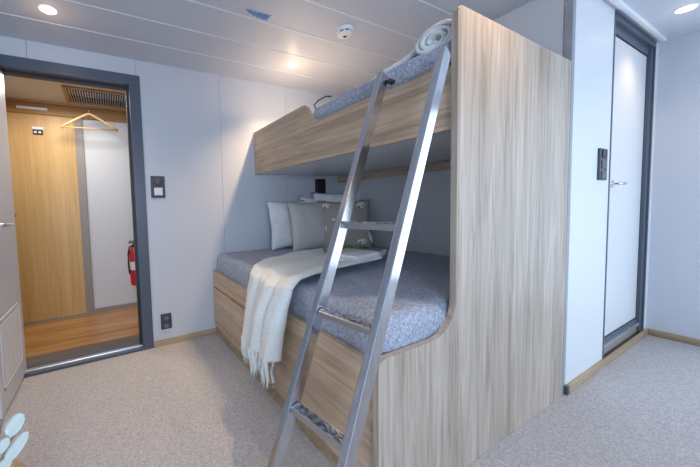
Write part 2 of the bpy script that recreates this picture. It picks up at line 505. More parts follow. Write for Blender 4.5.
bm = nb(); box(bm, -0.90, HY1 - 0.02, 0.012, -0.262, HY1 + 0.02, 2.045, 0.002)
lf = obj('door_leaf', bm, M['hall_wood'], r)
bm = nb(); box(bm, -0.90, HY1 - 0.024, 0.0, -0.262, HY1 + 0.02, 0.025); obj('door_sill', bm, M['sillgrey'], r)
bm = nb(); tube(bm, [(-0.79, HY1 - 0.02, 1.075), (-0.79, HY1 - 0.06, 1.075)], 0.010); lathe(bm, [(0.002, -0.028), (0.018, -0.02), (0.022, 0), (0.012, 0.02), (0.01, 0.03)], (-0.79, HY1 - 0.075, 1.075), 'y', 16)
obj('door_knob', bm, M['brass'], lf, smooth='auto')
# number plate on the wooden door: white top, black field with two pale figures
bm = nb()
px, pz, py = -0.565, 1.878, HY1 - 0.02
box(bm, px - 0.045, py - 0.004, pz + 0.024, px + 0.045, py, pz + 0.048, mi=0)
box(bm, px - 0.04, py - 0.005, pz - 0.028, px + 0.04, py, pz + 0.024, mi=1)
for q in (-0.02, 0.015): box(bm, px + q - 0.010, py - 0.006, pz - 0.012, px + q + 0.010, py - 0.004, pz + 0.006, mi=0)
tag(obj('door_plate', bm, [M['labelstrip'], M['black']], loc=(px, py, pz)), 'small black and white plate high on the honey wood door', 'sign')
bm = nb(); box(bm, -0.715, HY1 - 0.041, 2.086, -0.475, HY1 - 0.035, 2.110, 0.002)
tag(obj('label_strip', bm, M['labelstrip'], loc=(-0.6, HY1 - 0.035, 2.09)), 'long white strip stuck on the wooden lintel above the hall door', 'label')
# ceiling vent in the hall
v = thing('ceiling_vent', 'large louvred metal air vent set in the hallway ceiling', 'vent', (0.02, 3.40, HZ))
bm = nb()
vx0, vx1, vy0, vy1 = -0.30, 0.42, 3.13, 3.57
for q in [(vx0, vy0, vx1, vy0 + 0.035), (vx0, vy1 - 0.035, vx1, vy1), (vx0, vy0 + 0.035, vx0 + 0.035, vy1 - 0.035), (vx1 - 0.035, vy0 + 0.035, vx1, vy1 - 0.035)]:
    box(bm, q[0], q[1], HZ - 0.012, q[2], q[3], HZ, 0.003)
obj('vent_frame', bm, M['hall_wood_x'], v)
bm = nb(); box(bm, vx0 + 0.03, vy0 + 0.03, HZ - 0.002, vx1 - 0.03, vy1 - 0.03, HZ)
obj('backing', bm, M['slot'], v)
bm = nb()
for rr in range(2):
    y0 = vy0 + 0.045 + rr * 0.185
    for k in range(32):
        xx = vx0 + 0.045 + k * 0.0203
        box(bm, xx, y0, HZ - 0.014, xx + 0.008, y0 + 0.165, HZ - 0.004)
obj('louvres', bm, M['grille'], v)
# coat hanger on the lintel rail
h = thing('coat_hanger', 'pale wooden coat hanger hanging empty in the hallway', 'hanger', (-0.115, 3.5, 2.06))
bm = nb()
tube(bm, [(-0.118, 3.5, 2.045), (-0.118, 3.5, 2.075), (-0.135, 3.5, 2.09), (-0.14, 3.5, 2.11), (-0.128, 3.5, 2.128), (-0.108, 3.5, 2.128), (-0.098, 3.5, 2.112)], 0.0022, 8)
obj('hook', bm, M['chrome'], h, smooth=True)
bm = nb()
pts = [(-0.118 - 0.245 * t_, 3.5, 2.052 - 0.155 * (abs(t_) ** 1.15)) for t_ in [1, .8, .6, .4, .2, .08, 0]]
pts2 = [(-0.118 + 0.245 * t_, 3.5, 2.052 - 0.145 * (abs(t_) ** 1.15)) for t_ in [.08, .2, .4, .6, .8, 1]]
tube(bm, pts + pts2, 0.011, 10)
obj('shoulder_bar', bm, M['hanger'], h, smooth=True)
bm = nb(); tube(bm, [(-0.352, 3.5, 1.905), (0.115, 3.5, 1.915)], 0.006, 8)
obj('trouser_bar', bm, M['hanger'], h, smooth=True)
bm = nb(); tube(bm, [(-1.2, 3.5, 2.119), (1.15, 3.5, 2.119)], 0.007, 10)
for k in (-0.9, 0.9): tube(bm, [(k, 3.5, 2.119), (k, 3.5, HZ)], 0.005, 8)
tag(obj('hanging_rail', bm, M['hall_wood_x'], loc=(0, 3.5, 2.119), smooth='auto'), 'thin rail under the hallway ceiling carrying the hanger', 'rail')
# fire extinguisher on the far hall wall
ex = thing('fire_extinguisher', 'red fire extinguisher hung on the white hallway wall', 'fire extinguisher', (0.235, 3.62, 0.25))
bm = nb(); lathe(bm, [(0.03, 0), (0.058, 0.012), (0.062, 0.03), (0.062, 0.36), (0.05, 0.40), (0.022, 0.425), (0.018, 0.44)], (0.235, 3.62, 0.26), 'z', 24)
body = obj('cylinder', bm, M['red'], ex, smooth='auto')
bm = nb(); lathe(bm, [(0.0626, 0), (0.0626, 0.09)], (0.235, 3.62, 0.44), 'z', 24); obj('paper_label', bm, M['labelstrip'], body, smooth='auto')
bm = nb(); box(bm, 0.218, 3.605, 0.695, 0.252, 3.635, 0.735, 0.004); box(bm, 0.173, 3.61, 0.73, 0.258, 3.63, 0.742, 0.003)
box(bm, 0.178, 3.612, 0.75, 0.258, 3.628, 0.758, 0.003)
obj('valve', bm, M['black'], ex)
bm = nb(); tube(bm, [(0.218, 3.60, 0.71), (0.178, 3.585, 0.69), (0.163, 3.58, 0.62), (0.161, 3.585, 0.50), (0.168, 3.59, 0.40)], 0.009, 8)
obj('hose', bm, M['black'], ex, smooth=True)
bm = nb(); box(bm, 0.208, 3.68, 0.60, 0.262, 3.70, 0.70); box(bm, 0.168, 3.60, 0.63, 0.302, 3.683, 0.645)
obj('bracket', bm, M['slot'], ex)

# ------------------------------------------------------------------ bathroom door
r = sroot('door_3', (3.2, YW, 0))
bm = nb()
box(bm, DL - 0.042, YW - 0.004, 0.05, DL - 0.028, YW + 0.10, DT + 0.044, 0.002)         # left: edge on
box(bm, DL - 0.028, YW + 0.004, 0.05, DL, YW + 0.10, DT)
box(bm, DL - 0.028, YW - 0.004, DT, DR + 0.012, YW + 0.10, DT + 0.044, 0.002)
box(bm, DR - 0.05, YW + 0.006, 0.05, DR, YW + 0.10, DT, 0.002)
box(bm, DR - 0.004, YW - 0.004, 0.05, DR + 0.012, YW + 0.10, DT, 0.002)
box(bm, DL, YW + 0.02, DT - 0.055, DR - 0.05, YW + 0.10, DT)
box(bm, DL, YW + 0.02, DZ + 0.002, DR - 0.05, YW + 0.10, DZ + 0.03)
box(bm, DL, YW + 0.028, DZ + 0.03, DR - 0.05, YW + 0.04, DT - 0.055, mi=1)
obj('door_frame', bm, [M['frame'], M['frame_dark']], r)
bm = nb()
box(bm, DL + 0.008, YW + 0.026, DZ + 0.036, DR - 0.058, YW + 0.06, DT - 0.063, 0.002)
lf = obj('door_leaf', bm, M['door_white'], r)
bm = nb(); hx, hz = 2.915, 1.172; yf = YW + 0.026
lathe(bm, [(0.024, 0), (0.024, -0.006), (0.011, -0.008), (0.010, -0.035)], (hx, yf, hz), 'y', 20)
tube(bm, [(hx, yf - 0.033, hz), (hx + 0.02, yf - 0.04, hz), (hx + 0.085, yf - 0.04, hz)], 0.009, 10)
obj('door_handle', bm, M['chrome'], lf, smooth='auto')
bm = nb(); box(bm, DL - 0.028, YW + 0.02, 0.0, DR, YW + 0.08, DZ); box(bm, DL, YW + 0.008, DZ - 0.022, DR - 0.05, YW + 0.03, DZ + 0.002, mi=1)
obj('door_sill', bm, [M['sillgrey'], M['alu']], r)

# ------------------------------------------------------------------ bunk bed
bunk = thing('bunk_bed', 'built-in oak bunk bed with tall grey oak end panel', 'bunk bed', (1.45, 1.6, 0))
PY0, PY1, PX = YW - 0.002, YW + 0.024, 1.168
pts = [(0.745, 0.0), (0.745, 0.545), (0.749, 0.565), (0.760, 0.577), (0.780, 0.583)]
pts += [(1.026, 0.583)]
cx, cz, R_ = 1.026, 0.583 + 0.14, 0.14
for k in range(1, 13):
    a = -PI / 2 + k / 12 * PI / 2
    pts.append((cx + 0.142 * math.cos(a), cz + 0.14 * math.sin(a)))
pts += [(PX, 1.785), (PX + 0.004, 1.800), (PX + 0.016, 1.812), (PX + 0.03, 1.815), (2.158, 1.797), (2.158, 0.0)]
bm = nb(); prism(bm, pts, 'y', PY0, PY1, 0.0018)
ep = obj('end_panel', bm, M['oak_z'], bunk)
# long side of the lower bed: board, plinth, drawers
SX = 0.767
bm = nb(); box(bm, SX, PY1, 0.075, SX + 0.02, YB - 0.002, 0.552, 0.0015)
sb = obj('side_board', bm, M['oak_y'], bunk)
bm = nb(); box(bm, SX - 0.001, PY1, 0.5525, SX + 0.021, YB - 0.002, 0.5565, 0.001)
obj('edge_band', bm, M['oak_edge'], sb)
bm = nb(); box(bm, SX + 0.006, PY1, 0.0, SX + 0.024, YB - 0.002, 0.0745)
obj('plinth', bm, M['oak_x'], bunk)
for (ya, yb) in [(1.45, 2.05), (2.056, 2.46)]:
    bm = nb(); box(bm, SX - 0.016, ya, 0.10, SX - 0.0005, yb, 0.42, 0.002)
    dw = obj('drawer', bm, M['oak_y'], bunk)
    bm = nb(); box(bm, SX - 0.015, ya + 0.002, 0.4205, SX - 0.0005, yb - 0.002, 0.4245)
    obj('drawer_edge', bm, M['hall_wood_x'], dw)
bm = nb(); box(bm, SX + 0.024, PY1, 0.30, XS - 0.002, YB - 0.002, 0.33)
obj('bed_deck', bm, M['oak_x'], bunk)
# upper bed: guard board with a lowered entrance, deck, ledger
UX = 1.198
pts = [(PY1, 1.375), (YB - 0.004, 1.383), (YB - 0.004, 1.758), (1.74, 1.766), (1.70, 1.76), (1.675, 1.74), (1.655, 1.70), (1.635, 1.665), (1.60, 1.648), (1.56, 1.645), (PY1, 1.645)]
bm = nb(); prism(bm, pts, 'x', UX, UX + 0.022, 0.0015)
obj('guard_board', bm, M['oak_y'], bunk)
bm = nb(); box(bm, UX + 0.022, PY1, 1.385, XS - 0.002, YB - 0.002, 1.41)
obj('upper_deck', bm, M['wall_white'], bunk)
bm = nb(); box(bm, XS - 0.03, PY1, 1.318, XS - 0.0005, YB - 0.001, 1.372, 0.002)
obj('wall_ledger', bm, M['oak_y'], bunk)


def soft_box(x0, y0, z0, x1, y1, z1, rad, res, amp, fs, seed, skip_bottom=False):
    t = bmesh.new()
    bmesh.ops.create_cube(t, size=1)
    bmesh.ops.scale(t, vec=(x1 - x0 - 2 * rad, y1 - y0 - 2 * rad, max(0.004, z1 - z0 - 2 * rad)), verts=t.verts)
    bmesh.ops.translate(t, vec=((x0 + x1) / 2, (y0 + y1) / 2, (z0 + z1) / 2), verts=t.verts)
    # grid cube: subdivide long edges, then inflate every vertex outwards by rad along a blended normal
    nx = max(2, int((x1 - x0) / res)); ny = max(2, int((y1 - y0) / res)); nz = max(2, int((z1 - z0) / res))
    t.free(); t = bmesh.new()
    vs = {}
    def V(i, j, k):
        key = (i, j, k)
        if key not in vs:
            p = Vector((x0 + (x1 - x0) * i / nx, y0 + (y1 - y0) * j / ny, z0 + (z1 - z0) * k / nz))
            c = Vector((min(max(p.x, x0 + rad), x1 - rad), min(max(p.y, y0 + rad), y1 - rad), min(max(p.z, z0 + rad), z1 - rad)))
            d = p - c
            if d.length > 1e-6: p = c + d.normalized() * rad; nn = d.normalized()
            else: nn = Vector((0, 0, 1 if k == nz else -1))
            q = p * fs + Vector((seed, seed, seed))
            p = p + nn * amp * (noise.noise(q) + 0.5 * noise.noise(q * 2.3))
            vs[key] = t.verts.new(p)
        return vs[key]
    for i in range(nx):
        for j in range(ny):
            for k in (0, nz): t.faces.new((V(i, j, k), V(i + 1, j, k), V(i + 1, j + 1, k), V(i, j + 1, k)))
    for i in range(nx):
        for k in range(nz):
            for j in (0, ny): t.faces.new((V(i, j, k), V(i + 1, j, k), V(i + 1, j, k + 1), V(i, j, k + 1)))
    for j in range(ny):
        for k in range(nz):
            for i in (0, nx): t.faces.new((V(i, j, k), V(i, j + 1, k), V(i, j + 1, k + 1), V(i, j, k + 1)))
    bmesh.ops.recalc_face_normals(t, faces=t.faces)
    return t


mt = thing('mattress', 'thick mattress of the lower bunk under the blue grey coverlet', 'mattress', (1.48, 1.6, 0.33))
bm = soft_box(0.80, 0.73, 0.33, 2.17, 2.49, 0.66, 0.05, 0.05, 0.0, 1, 0)
obj('mattress_body', bm, M['sheet'], mt, smooth=True)
bm = soft_box(0.790, 0.712, 0.50, 2.184, 2.502, 0.700, 0.060, 0.022, 0.007, 7.0, 3.1)
tag(obj('coverlet', bm, M['cover'], smooth=True, loc=(1.48, 1.6, 0.5)), 'fluffy blue grey coverlet spread over the lower bunk mattress', 'bedspread')
mt = thing('mattress', 'thinner mattress of the upper bunk behind the oak guard board', 'mattress', (1.7, 1.6, 1.41))
bm = soft_box(1.215, 0.712, 1.41, 2.17, 2.49, 1.66, 0.04, 0.05, 0.0, 1, 0)
obj('mattress_body', bm, M['sheet'], mt, smooth=True)
# coverlet of the upper bed, bulging over the lowered board
t1 = soft_box(1.166, 0.712, 1.632, 1.75, 1.59, 1.708, 0.042, 0.02, 0.006, 7.0, 9.2)
me = bpy.data.meshes.new('tmp'); t1.to_mesh(me); t1.free()
t2 = soft_box(1.225, 1.40, 1.645, 2.16, 2.48, 1.708, 0.036, 0.03, 0.005, 7.0, 9.2)
t2.from_mesh(me); bpy.data.meshes.remove(me)
ucv = tag(obj('coverlet', t2, M['cover'], smooth=True, loc=(1.7, 1.6, 1.63)), 'blue grey coverlet bulging over the lowered board of the upper bunk', 'bedspread')
bm = nb(); tube(bm, [(1.20, 1.585, 1.70), (1.19, 1.59, 1.728), (1.19, 1.54, 1.742), (1.19, 1.47, 1.742), (1.195, 1.43, 1.728)], 0.004, 8)
obj('carry_strap', bm, M['black'], ucv, smooth=True)

# ------------------------------------------------------------------ ladder
lad = thing('ladder', 'leaning brushed steel bunk ladder with three rungs', 'ladder', (0.42, 0.78, 0))
dvec = Vector((0.436, 0.055, 1.0)); rvec = Vector((0.041, -0.242, 0))
# frame: u along rail, v along rung, w = depth (towards the bunk)
uu = dvec.normalized(); vv = (rvec - uu * rvec.dot(uu)).normalized(); ww = uu.cross(vv).normalized()
if ww.x < 0: ww = -ww
TL = Vector((1.100, 0.926, 1.65))      # rear outer corner of the left rail at z=1.65
RW, RD = 0.026, 0.050
def rail(corner, ztop, zbot=0.0):
    a = corner + dvec * (zbot - 1.65); b = corner + dvec * (ztop - 1.65)
    t = bmesh.new(); vsA = []; vsB = []
    for (s, q) in [(0, 0), (-RW, 0), (-RW, -RD), (0, -RD)]:
        off = vv * s + ww * q
        pa = a + off; pa += dvec * ((zbot - pa.z) / dvec.z)
        vsA.append(t.verts.new(pa)); vsB.append(t.verts.new(b + off))
    t.faces.new(vsA); t.faces.new(vsB[::-1])
    for i in range(4): t.faces.new((vsA[i], vsB[i], vsB[(i + 1) % 4], vsA[(i + 1) % 4]))
    bmesh.ops.recalc_face_normals(t, faces=t.faces)
    bmesh.ops.bevel(t, geom=t.edges[:], offset=0.0025, segments=2, profile=0.5, affect='EDGES')
    return t
bm = rail(TL, 1.628); lr = obj('rail', bm, M['steel'], lad)
bm = rail(TL + rvec, 1.625); rr_ = obj('rail', bm, M['steel'], lad)
for k, dz in enumerate((0.624, 0.932, 1.237)):
    c = TL - dvec * dz
    t = bmesh.new()
    vs_ = []
    ex_ = Vector((vv.y, -vv.x, 0)).normalized()
    if ex_.x > 0: ex_ = -ex_
    # level tread: from left rail inner face to right rail
    hv = Vector((rvec.x, rvec.y, 0)); L0 = c + hv * 0.005; L1 = c + hv * 0.93
    for base in (L0, L1):
        ring = [t.verts.new(base + ex_ * e + Vector((0, 0, q))) for e, q in [(0.012, 0), (0.046, 0), (0.050, -0.004), (0.050, -0.022), (0.012, -0.022)]]
        vs_.append(ring)
    t.faces.new(vs_[0]); t.faces.new(vs_[1][::-1])
    for i in range(5): t.faces.new((vs_[0][i], vs_[1][i], vs_[1][(i + 1) % 5], vs_[0][(i + 1) % 5]))
    bmesh.ops.recalc_face_normals(t, faces=t.faces)
    rg = obj('rung', t, M['steel_soft'], lad)
    t = nb()
    for n_ in range(5):
        e = 0.0155 + n_ * 0.0072
        a = L0 + hv * 0.02 + ex_ * e; b = L1 - hv * 0.02 + ex_ * e
        tube(t, [a + Vector((0, 0, 0.0015)), b + Vector((0, 0, 0.0015))], 0.0022, 6)
    obj('tread_grip', t, M['grip'], rg)
for rl, cn in ((lr, TL), (rr_, TL + rvec)):
    b = cn + dvec * (-0.025 if rl is lr else -0.028)
    bm = nb()
    p = b - vv * RW / 2 - ww * 0.012
    tube(bm, [p - uu * 0.03, p + uu * 0.004, p + Vector((0.045, 0.03, 0.006)), p + Vector((0.085, 0.035, -0.004))], 0.006, 8)
    obj('hook', bm, M['steel'], rl, smooth=True)
bm = nb(); q = TL + vv * 0.011 - ww * 0.010 + Vector((0.0, 0, -0.045))
lathe(bm, [(0.004, -0.02), (0.011, -0.014), (0.012, 0), (0.010, 0.012), (0.004, 0.016)], q, 'x', 14)
obj('rubber_stop', bm, M['black'], lr, smooth=True)

# ------------------------------------------------------------------ pillows


def pillow(name, center, w_, h_, th, yaw, lean, mt_, label, seed=0, parent=None, cat='pillow', group=None, pinch=0.10, roll=0.0, crease=0.012):
    n = 22
    t = bmesh.new()
    S = [[], []]
    for side in (1, -1):
        for i in range(n + 1):
            row = []
            for j in range(n + 1):
                u = -1 + 2 * i / n; v_ = -1 + 2 * j / n
                k = max(0.0, (1 - u * u)) ** 0.42 * max(0.0, (1 - v_ * v_)) ** 0.42
                # sides bow inwards between the corners
                x = w_ / 2 * u * (1 - pinch * (1 - v_ * v_) * abs(u)); z = h_ / 2 * v_ * (1 - pinch * (1 - u * u) * abs(v_))
                y = -side * th / 2 * k
                q = Vector((x * 9 + seed, y * 3, z * 9 - seed))
                y += crease * k * noise.noise(q) * 1.6 - 0.0
                x += 0.006 * noise.noise(Vector((z * 14, seed, x * 3)))
                z += 0.006 * noise.noise(Vector((x * 14, seed + 5, z * 3)))
                if side == -1 and (i in (0, n) or j in (0, n)):
                    row.append(S[0][i][j])
                else:
                    row.append(t.verts.new((x, y, z)))
            (S[0] if side == 1 else S[1]).append(row)
    for q, s in enumerate(S):
        for i in range(n):
            for j in range(n):
                f = (s[i][j], s[i + 1][j], s[i + 1][j + 1], s[i][j + 1])
                t.faces.new(f if q == 0 else f[::-1])
    bmesh.ops.recalc_face_normals(t, faces=t.faces)
    mx = Matrix.Translation(center) @ Matrix.Rotation(yaw, 4, 'Z') @ Matrix.Rotation(lean, 4, 'X') @ Matrix.Rotation(roll, 4, 'Y')
    bmesh.ops.transform(t, matrix=mx, verts=t.verts)
    base = (center[0], center[1], center[2] - h_ / 2)
    o = obj(name, t, mt_, smooth=True, loc=base)
    tag(o, label, cat, group)
    return o, mx


R = math.radians
pillow('pillow', (1.445, 2.345, 0.920), 0.42, 0.45, 0.12, R(2), R(-8), M['cotton'], 'crisp white pillow at the left end of the row, half behind the linen cushion', 2.3)
pillow('pillow', (1.78, 2.39, 0.945), 0.30, 0.49, 0.13, R(4), R(-12), M['cotton'], 'white pillow standing behind the plain stone linen cushion', 4.1)
pillow('pillow', (1.97, 2.27, 0.965), 0.50, 0.52, 0.13, R(-22), R(-14), M['cotton'], 'pale pillow standing behind the taupe animal print cushion', 7.7)
pillow('cushion', (1.575, 2.20, 0.905), 0.41, 0.46, 0.13, R(-3), R(-11), M['linen'], 'plain stone linen square cushion between white pillow and print cushion', 5.5, cat='cushion')
cu, mx = pillow('cushion', (1.875, 2.075, 0.905), 0.48, 0.46, 0.13, R(-28), R(-12), M['taupe'], 'taupe square cushion with white animal figures on it', 9.4, cat='cushion')


def patch(u, v_, rw, rh, name, m_, par, rot=0.0, th=0.010, lift=0.0, pts=None):
    """applique lying on the cushion front at (u, v) in cushion metres"""
    t = bmesh.new()
    k = (max(0.0, 1 - (u / 0.23) ** 2) ** 0.42) * (max(0.0, 1 - (v_ / 0.21) ** 2) ** 0.42)
    bmesh.ops.create_uvsphere(t, u_segments=18, v_segments=8, radius=1)
    bmesh.ops.scale(t, vec=(rw, th, rh), verts=t.verts)
    sx = -0.13 / 2 * k
    bmesh.ops.transform(t, matrix=Matrix.Translation((u, sx - lift, v_)) @ Matrix.Rotation(rot, 4, 'Y'), verts=t.verts)
    bmesh.ops.transform(t, matrix=mx, verts=t.verts)
    return obj(name, t, m_, par, smooth=True)


for (u, v_, rw, rh, ro) in [(-0.165, 0.165, 0.042, 0.028, 0.3), (0.135, 0.165, 0.042, 0.034, -0.3), (0.125, -0.155, 0.044, 0.032, 0.1), (-0.115, 0.04, 0.018, 0.018, 0), (-0.185, -0.035, 0.009, 0.030, 0.1), (0.200, -0.115, 0.014, 0.060, -0.25)]:
    a = patch(u, v_, rw, rh, 'animal_figure', M['print_white'], cu, ro)
    if rw > 0.03:
        patch(u - rw * 0.45, v_ - rh * 0.5, 0.009, 0.008, 'dark_spot', M['print_dark'], a, th=0.006, lift=0.010)
        patch(u + rw * 0.55, v_ - rh * 0.1, 0.007, 0.006, 'dark_spot', M['print_dark'], a, th=0.006, lift=0.010)

# ------------------------------------------------------------------ throws


def sheet(fn, ns, nw, th):
    """closed thin cloth from fn(s,w)->Vector"""
    t = bmesh.new()
    P0 = [[fn(i / ns, j / nw) for j in range(nw + 1)] for i in range(ns + 1)]
    top = []; bot = []
    for i in range(ns + 1):
        a = []; b = []
        for j in range(nw + 1):
            ds = P0[min(i + 1, ns)][j] - P0[max(i - 1, 0)][j]; dw = P0[i][min(j + 1, nw)] - P0[i][max(j - 1, 0)]
            nn = ds.cross(dw)
            nn = nn.normalized() if nn.length > 1e-9 else Vector((0, 0, 1))
            a.append(t.verts.new(P0[i][j] + nn * th / 2)); b.append(t.verts.new(P0[i][j] - nn * th / 2))
        top.append(a); bot.append(b)
    for i in range(ns):
        for j in range(nw):
            t.faces.new((top[i][j], top[i + 1][j], top[i + 1][j + 1], top[i][j + 1]))
            t.faces.new((bot[i][j], bot[i][j + 1], bot[i + 1][j + 1], bot[i + 1][j]))
    for i in range(ns):
        t.faces.new((top[i][0], bot[i][0], bot[i + 1][0], top[i + 1][0])); t.faces.new((top[i][nw], top[i + 1][nw], bot[i + 1][nw], bot[i][nw]))
    for j in range(nw):
        t.faces.new((top[0][j], top[0][j + 1], bot[0][j + 1], bot[0][j])); t.faces.new((top[ns][j], bot[ns][j], bot[ns][j + 1], top[ns][j + 1]))
    bmesh.ops.recalc_face_normals(t, faces=t.faces)
    return t


def lerp(a, b, t_): return a + (b - a) * t_


def interp(tab, x):
    for (a, va), (b, vb) in zip(tab[:-1], tab[1:]):
        if x <= b: return lerp(va, vb, (x - a) / (b - a) if b > a else 0)
    return tab[-1][1]


# path of the throw across the bed (x, z), by arc fraction
path = [(0.0, (1.70, 0.728)), (0.30, (1.25, 0.726)), (0.50, (0.90, 0.724)), (0.56, (0.81, 0.715)), (0.61, (0.757, 0.680)), (0.66, (0.735, 0.60)), (0.72, (0.722, 0.50)), (1.0, (0.705, 0.31))]
back = [(0.0, 1.80), (0.15, 1.96), (0.30, 1.95), (0.50, 1.80), (0.62, 1.67), (0.75, 1.68), (1.0, 1.71)]
front = [(0.0, 1.47), (0.06, 1.40), (0.15, 1.34), (0.30, 1.29), (0.50, 1.23), (0.62, 1.20), (0.75, 1.23), (1.0, 1.25)]


def throw_fn(s, w_):
    xz = Vector((interp([(a, b[0]) for a, b in path], s), interp([(a, b[1]) for a, b in path], s)))
    y = lerp(interp(back, s), interp(front, s), w_)
    hang = min(1.0, max(0.0, (s - 0.5) / 0.2))
    fold = 0.5 + 0.5 * math.sin(w_ * 13 + 0.6 + 1.4 * math.sin(s * 3))
    fold2 = 0.5 + 0.5 * math.sin(w_ * 31 + s * 4)
    bulge = 1.0 if w_ > 0.45 else 0.35
    d = hang * 0.010 * fold2
    for c_, hw_, am_ in ((0.14, 0.13, 0.022), (0.34, 0.08, 0.016), (0.58, 0.15, 0.062), (0.86, 0.14, 0.066)):
        q_ = (w_ - c_) / hw_
        if abs(q_) < 1: d += hang * am_ * math.sqrt(1 - q_ * q_)
    zt = (1 - hang) * 0.010 * (fold + noise.noise(Vector((xz.x * 6, y * 6, 0))))
    # left part hangs a little lower at the back edge
    z = xz.y + zt
    if s > 0.72: z += (s - 0.72) / 0.28 * 0.05 * (w_ - 0.35) * 1.0
    z += (1 - hang) * 0.022 * min(1, max(0, (w_ - 0.80) / 0.1))
    return Vector((xz.x - d, y, z))


thr = thing('throw_blanket', 'cream fringed throw draped over the side of the lower bunk', 'blanket', (0.72, 1.55, 0.2))
obj('cloth', sheet(throw_fn, 90, 60, 0.012), M['throw'], thr, smooth=True)
for k in range(24):
    w_ = (k + 0.5) / 24
    p = throw_fn(1.0, w_)
    # gather neighbouring tassels in bunches
    jit = random.uniform(-0.008, 0.008)
    L_ = random.uniform(0.125, 0.155) + (0.0 if w_ < 0.5 else -0.012)
    bm = nb()
    pts = [p + Vector((0, 0, 0.01)), p + Vector((-0.004, jit * 0.5, -L_ * 0.35)), p + Vector((0.002, jit, -L_ * 0.7)), p + Vector((-0.003, jit * 1.3, -L_))]
    tube(bm, pts, 0.0125, 8, r2=0.007)
    obj('tassel', bm, M['throw'], thr, smooth=True)
# the throw's far end, folded round on itself on the bed
def fold_fn(s, w_):
    a = PI * s
    x = 1.42 + 0.22 * math.sin(a) - 0.35 * (0 if s < 0.0 else 0)
    return Vector((lerp(1.18, 1.66, math.sin(PI * (0.5 * min(1, w_ * 1.0)))), lerp(1.36, 1.72, s), 0.742 + 0.004 * math.sin(9 * s)))


# rolled throw on the upper bed, axis along x, spiral end towards the ladder
ro = thing('throw_blanket', 'rolled up cream throw on the upper bunk against the end panel', 'blanket', (1.3, 0.81, 1.72))
cy, cz = 0.815, 1.706 + 0.060
def spiral(s, w_):
    a = 2 * PI * 3.1 * s
    rad = 0.012 + 0.052 * s
    x = 1.225 + w_ * 0.53 + 0.006 * math.sin(a * 1.3)
    return Vector((x, cy - rad * math.cos(a + 1.2) * 1.55, cz - rad * math.sin(a + 1.2) * 0.92))
obj('rolled_cloth', sheet(spiral, 150, 6, 0.015), M['throw'], ro, smooth=True)
def tail(s, w_):
    return Vector((1.24 + w_ * 0.50 + 0.01 * math.sin(s * 7), lerp(0.90, 1.20, s), 1.722 + 0.050 * max(0, 1 - s * 1.5) ** 1.3 + 0.012 * math.sin(PI * s) + 0.006 * noise.noise(Vector((s * 8, w_ * 5, 1)))))
obj('loose_end', sheet(tail, 30, 14, 0.018), M['throw'], ro, smooth=True)

# folded white towels on the throw, and a green sprig
tw = thing('folded_towel', 'folded white towel lying on the cream throw', 'towel', (1.40, 1.45, 0.74))
mxt = Matrix.Translation((1.375, 1.42, 0.738)) @ Matrix.Rotation(R(8), 4, 'Z')
for k in range(2):
    t = soft_box(-0.13, -0.10 + 0.008 * k, 0.0 + 0.024 * k, 0.13 - 0.01 * k, 0.10, 0.025 + 0.024 * k, 0.011, 0.012, 0.002, 9, k * 3.0)
    b_ = nb(); merge(b_, t, 0, mxt)
    obj('towel_layer', b_, M['cotton'], tw, smooth=True)
sp = thing('sprig', 'small green leafy sprig laid on the white towel', 'plant', (1.42, 1.52, 0.786))
bm = nb(); tube(bm, [(1.20, 1.52, 0.775), (1.36, 1.53, 0.80), (1.50, 1.50, 0.797)], 0.003, 6)
obj('stem', bm, M['green'], sp, smooth=True)


def leaf_mesh(p, dirv, nrm, ln, wd, cup=0.1):
    dirv = Vector(dirv).normalized(); nrm = Vector(nrm); nrm = (nrm - dirv * nrm.dot(dirv)).normalized(); sd = dirv.cross(nrm)
    t = bmesh.new(); rows = []
    n = 12
    for i in range(n + 1):
        s = i / n; hw = wd / 2 * math.sin(PI * min(1, max(0.02, s)) ** 0.85) ** 0.38 if 0 < i < n else 0.001
        row = []
        for j in range(5):
            q = -1 + j / 2
            row.append(Vector(p) + dirv * ln * s + sd * hw * q + nrm * (cup * wd * q * q - cup * ln * (s - 0.5) ** 2))
        rows.append(row)
    top = [[t.verts.new(v + nrm * 0.0006) for v in r_] for r_ in rows]; bot = [[t.verts.new(v - nrm * 0.0006) for v in r_] for r_ in rows]
    for i in range(n):
        for j in range(4):
            t.faces.new((top[i][j], top[i + 1][j], top[i + 1][j + 1], top[i][j + 1])); t.faces.new((bot[i][j], bot[i][j + 1], bot[i + 1][j + 1], bot[i + 1][j]))
        t.faces.new((top[i][0], bot[i][0], bot[i + 1][0], top[i + 1][0])); t.faces.new((top[i][4], top[i + 1][4], bot[i + 1][4], bot[i][4]))
    bmesh.ops.recalc_face_normals(t, faces=t.faces)
    return t


for k in range(12):
    s = k / 11
    p = Vector((lerp(1.18, 1.50, s), lerp(1.52, 1.50, s) + 0.01 * math.sin(PI * s), 0.785 + 0.014 * math.sin(PI * s)))
    a = random.uniform(-1, 1) + (1.2 if k % 2 else -1.2) + 0.4
    t = leaf_mesh(p, (math.cos(a), math.sin(a), 0.45), (0, 0, 1), 0.062, 0.026)
    obj('leaf', t, M['green'], sp, smooth=True)

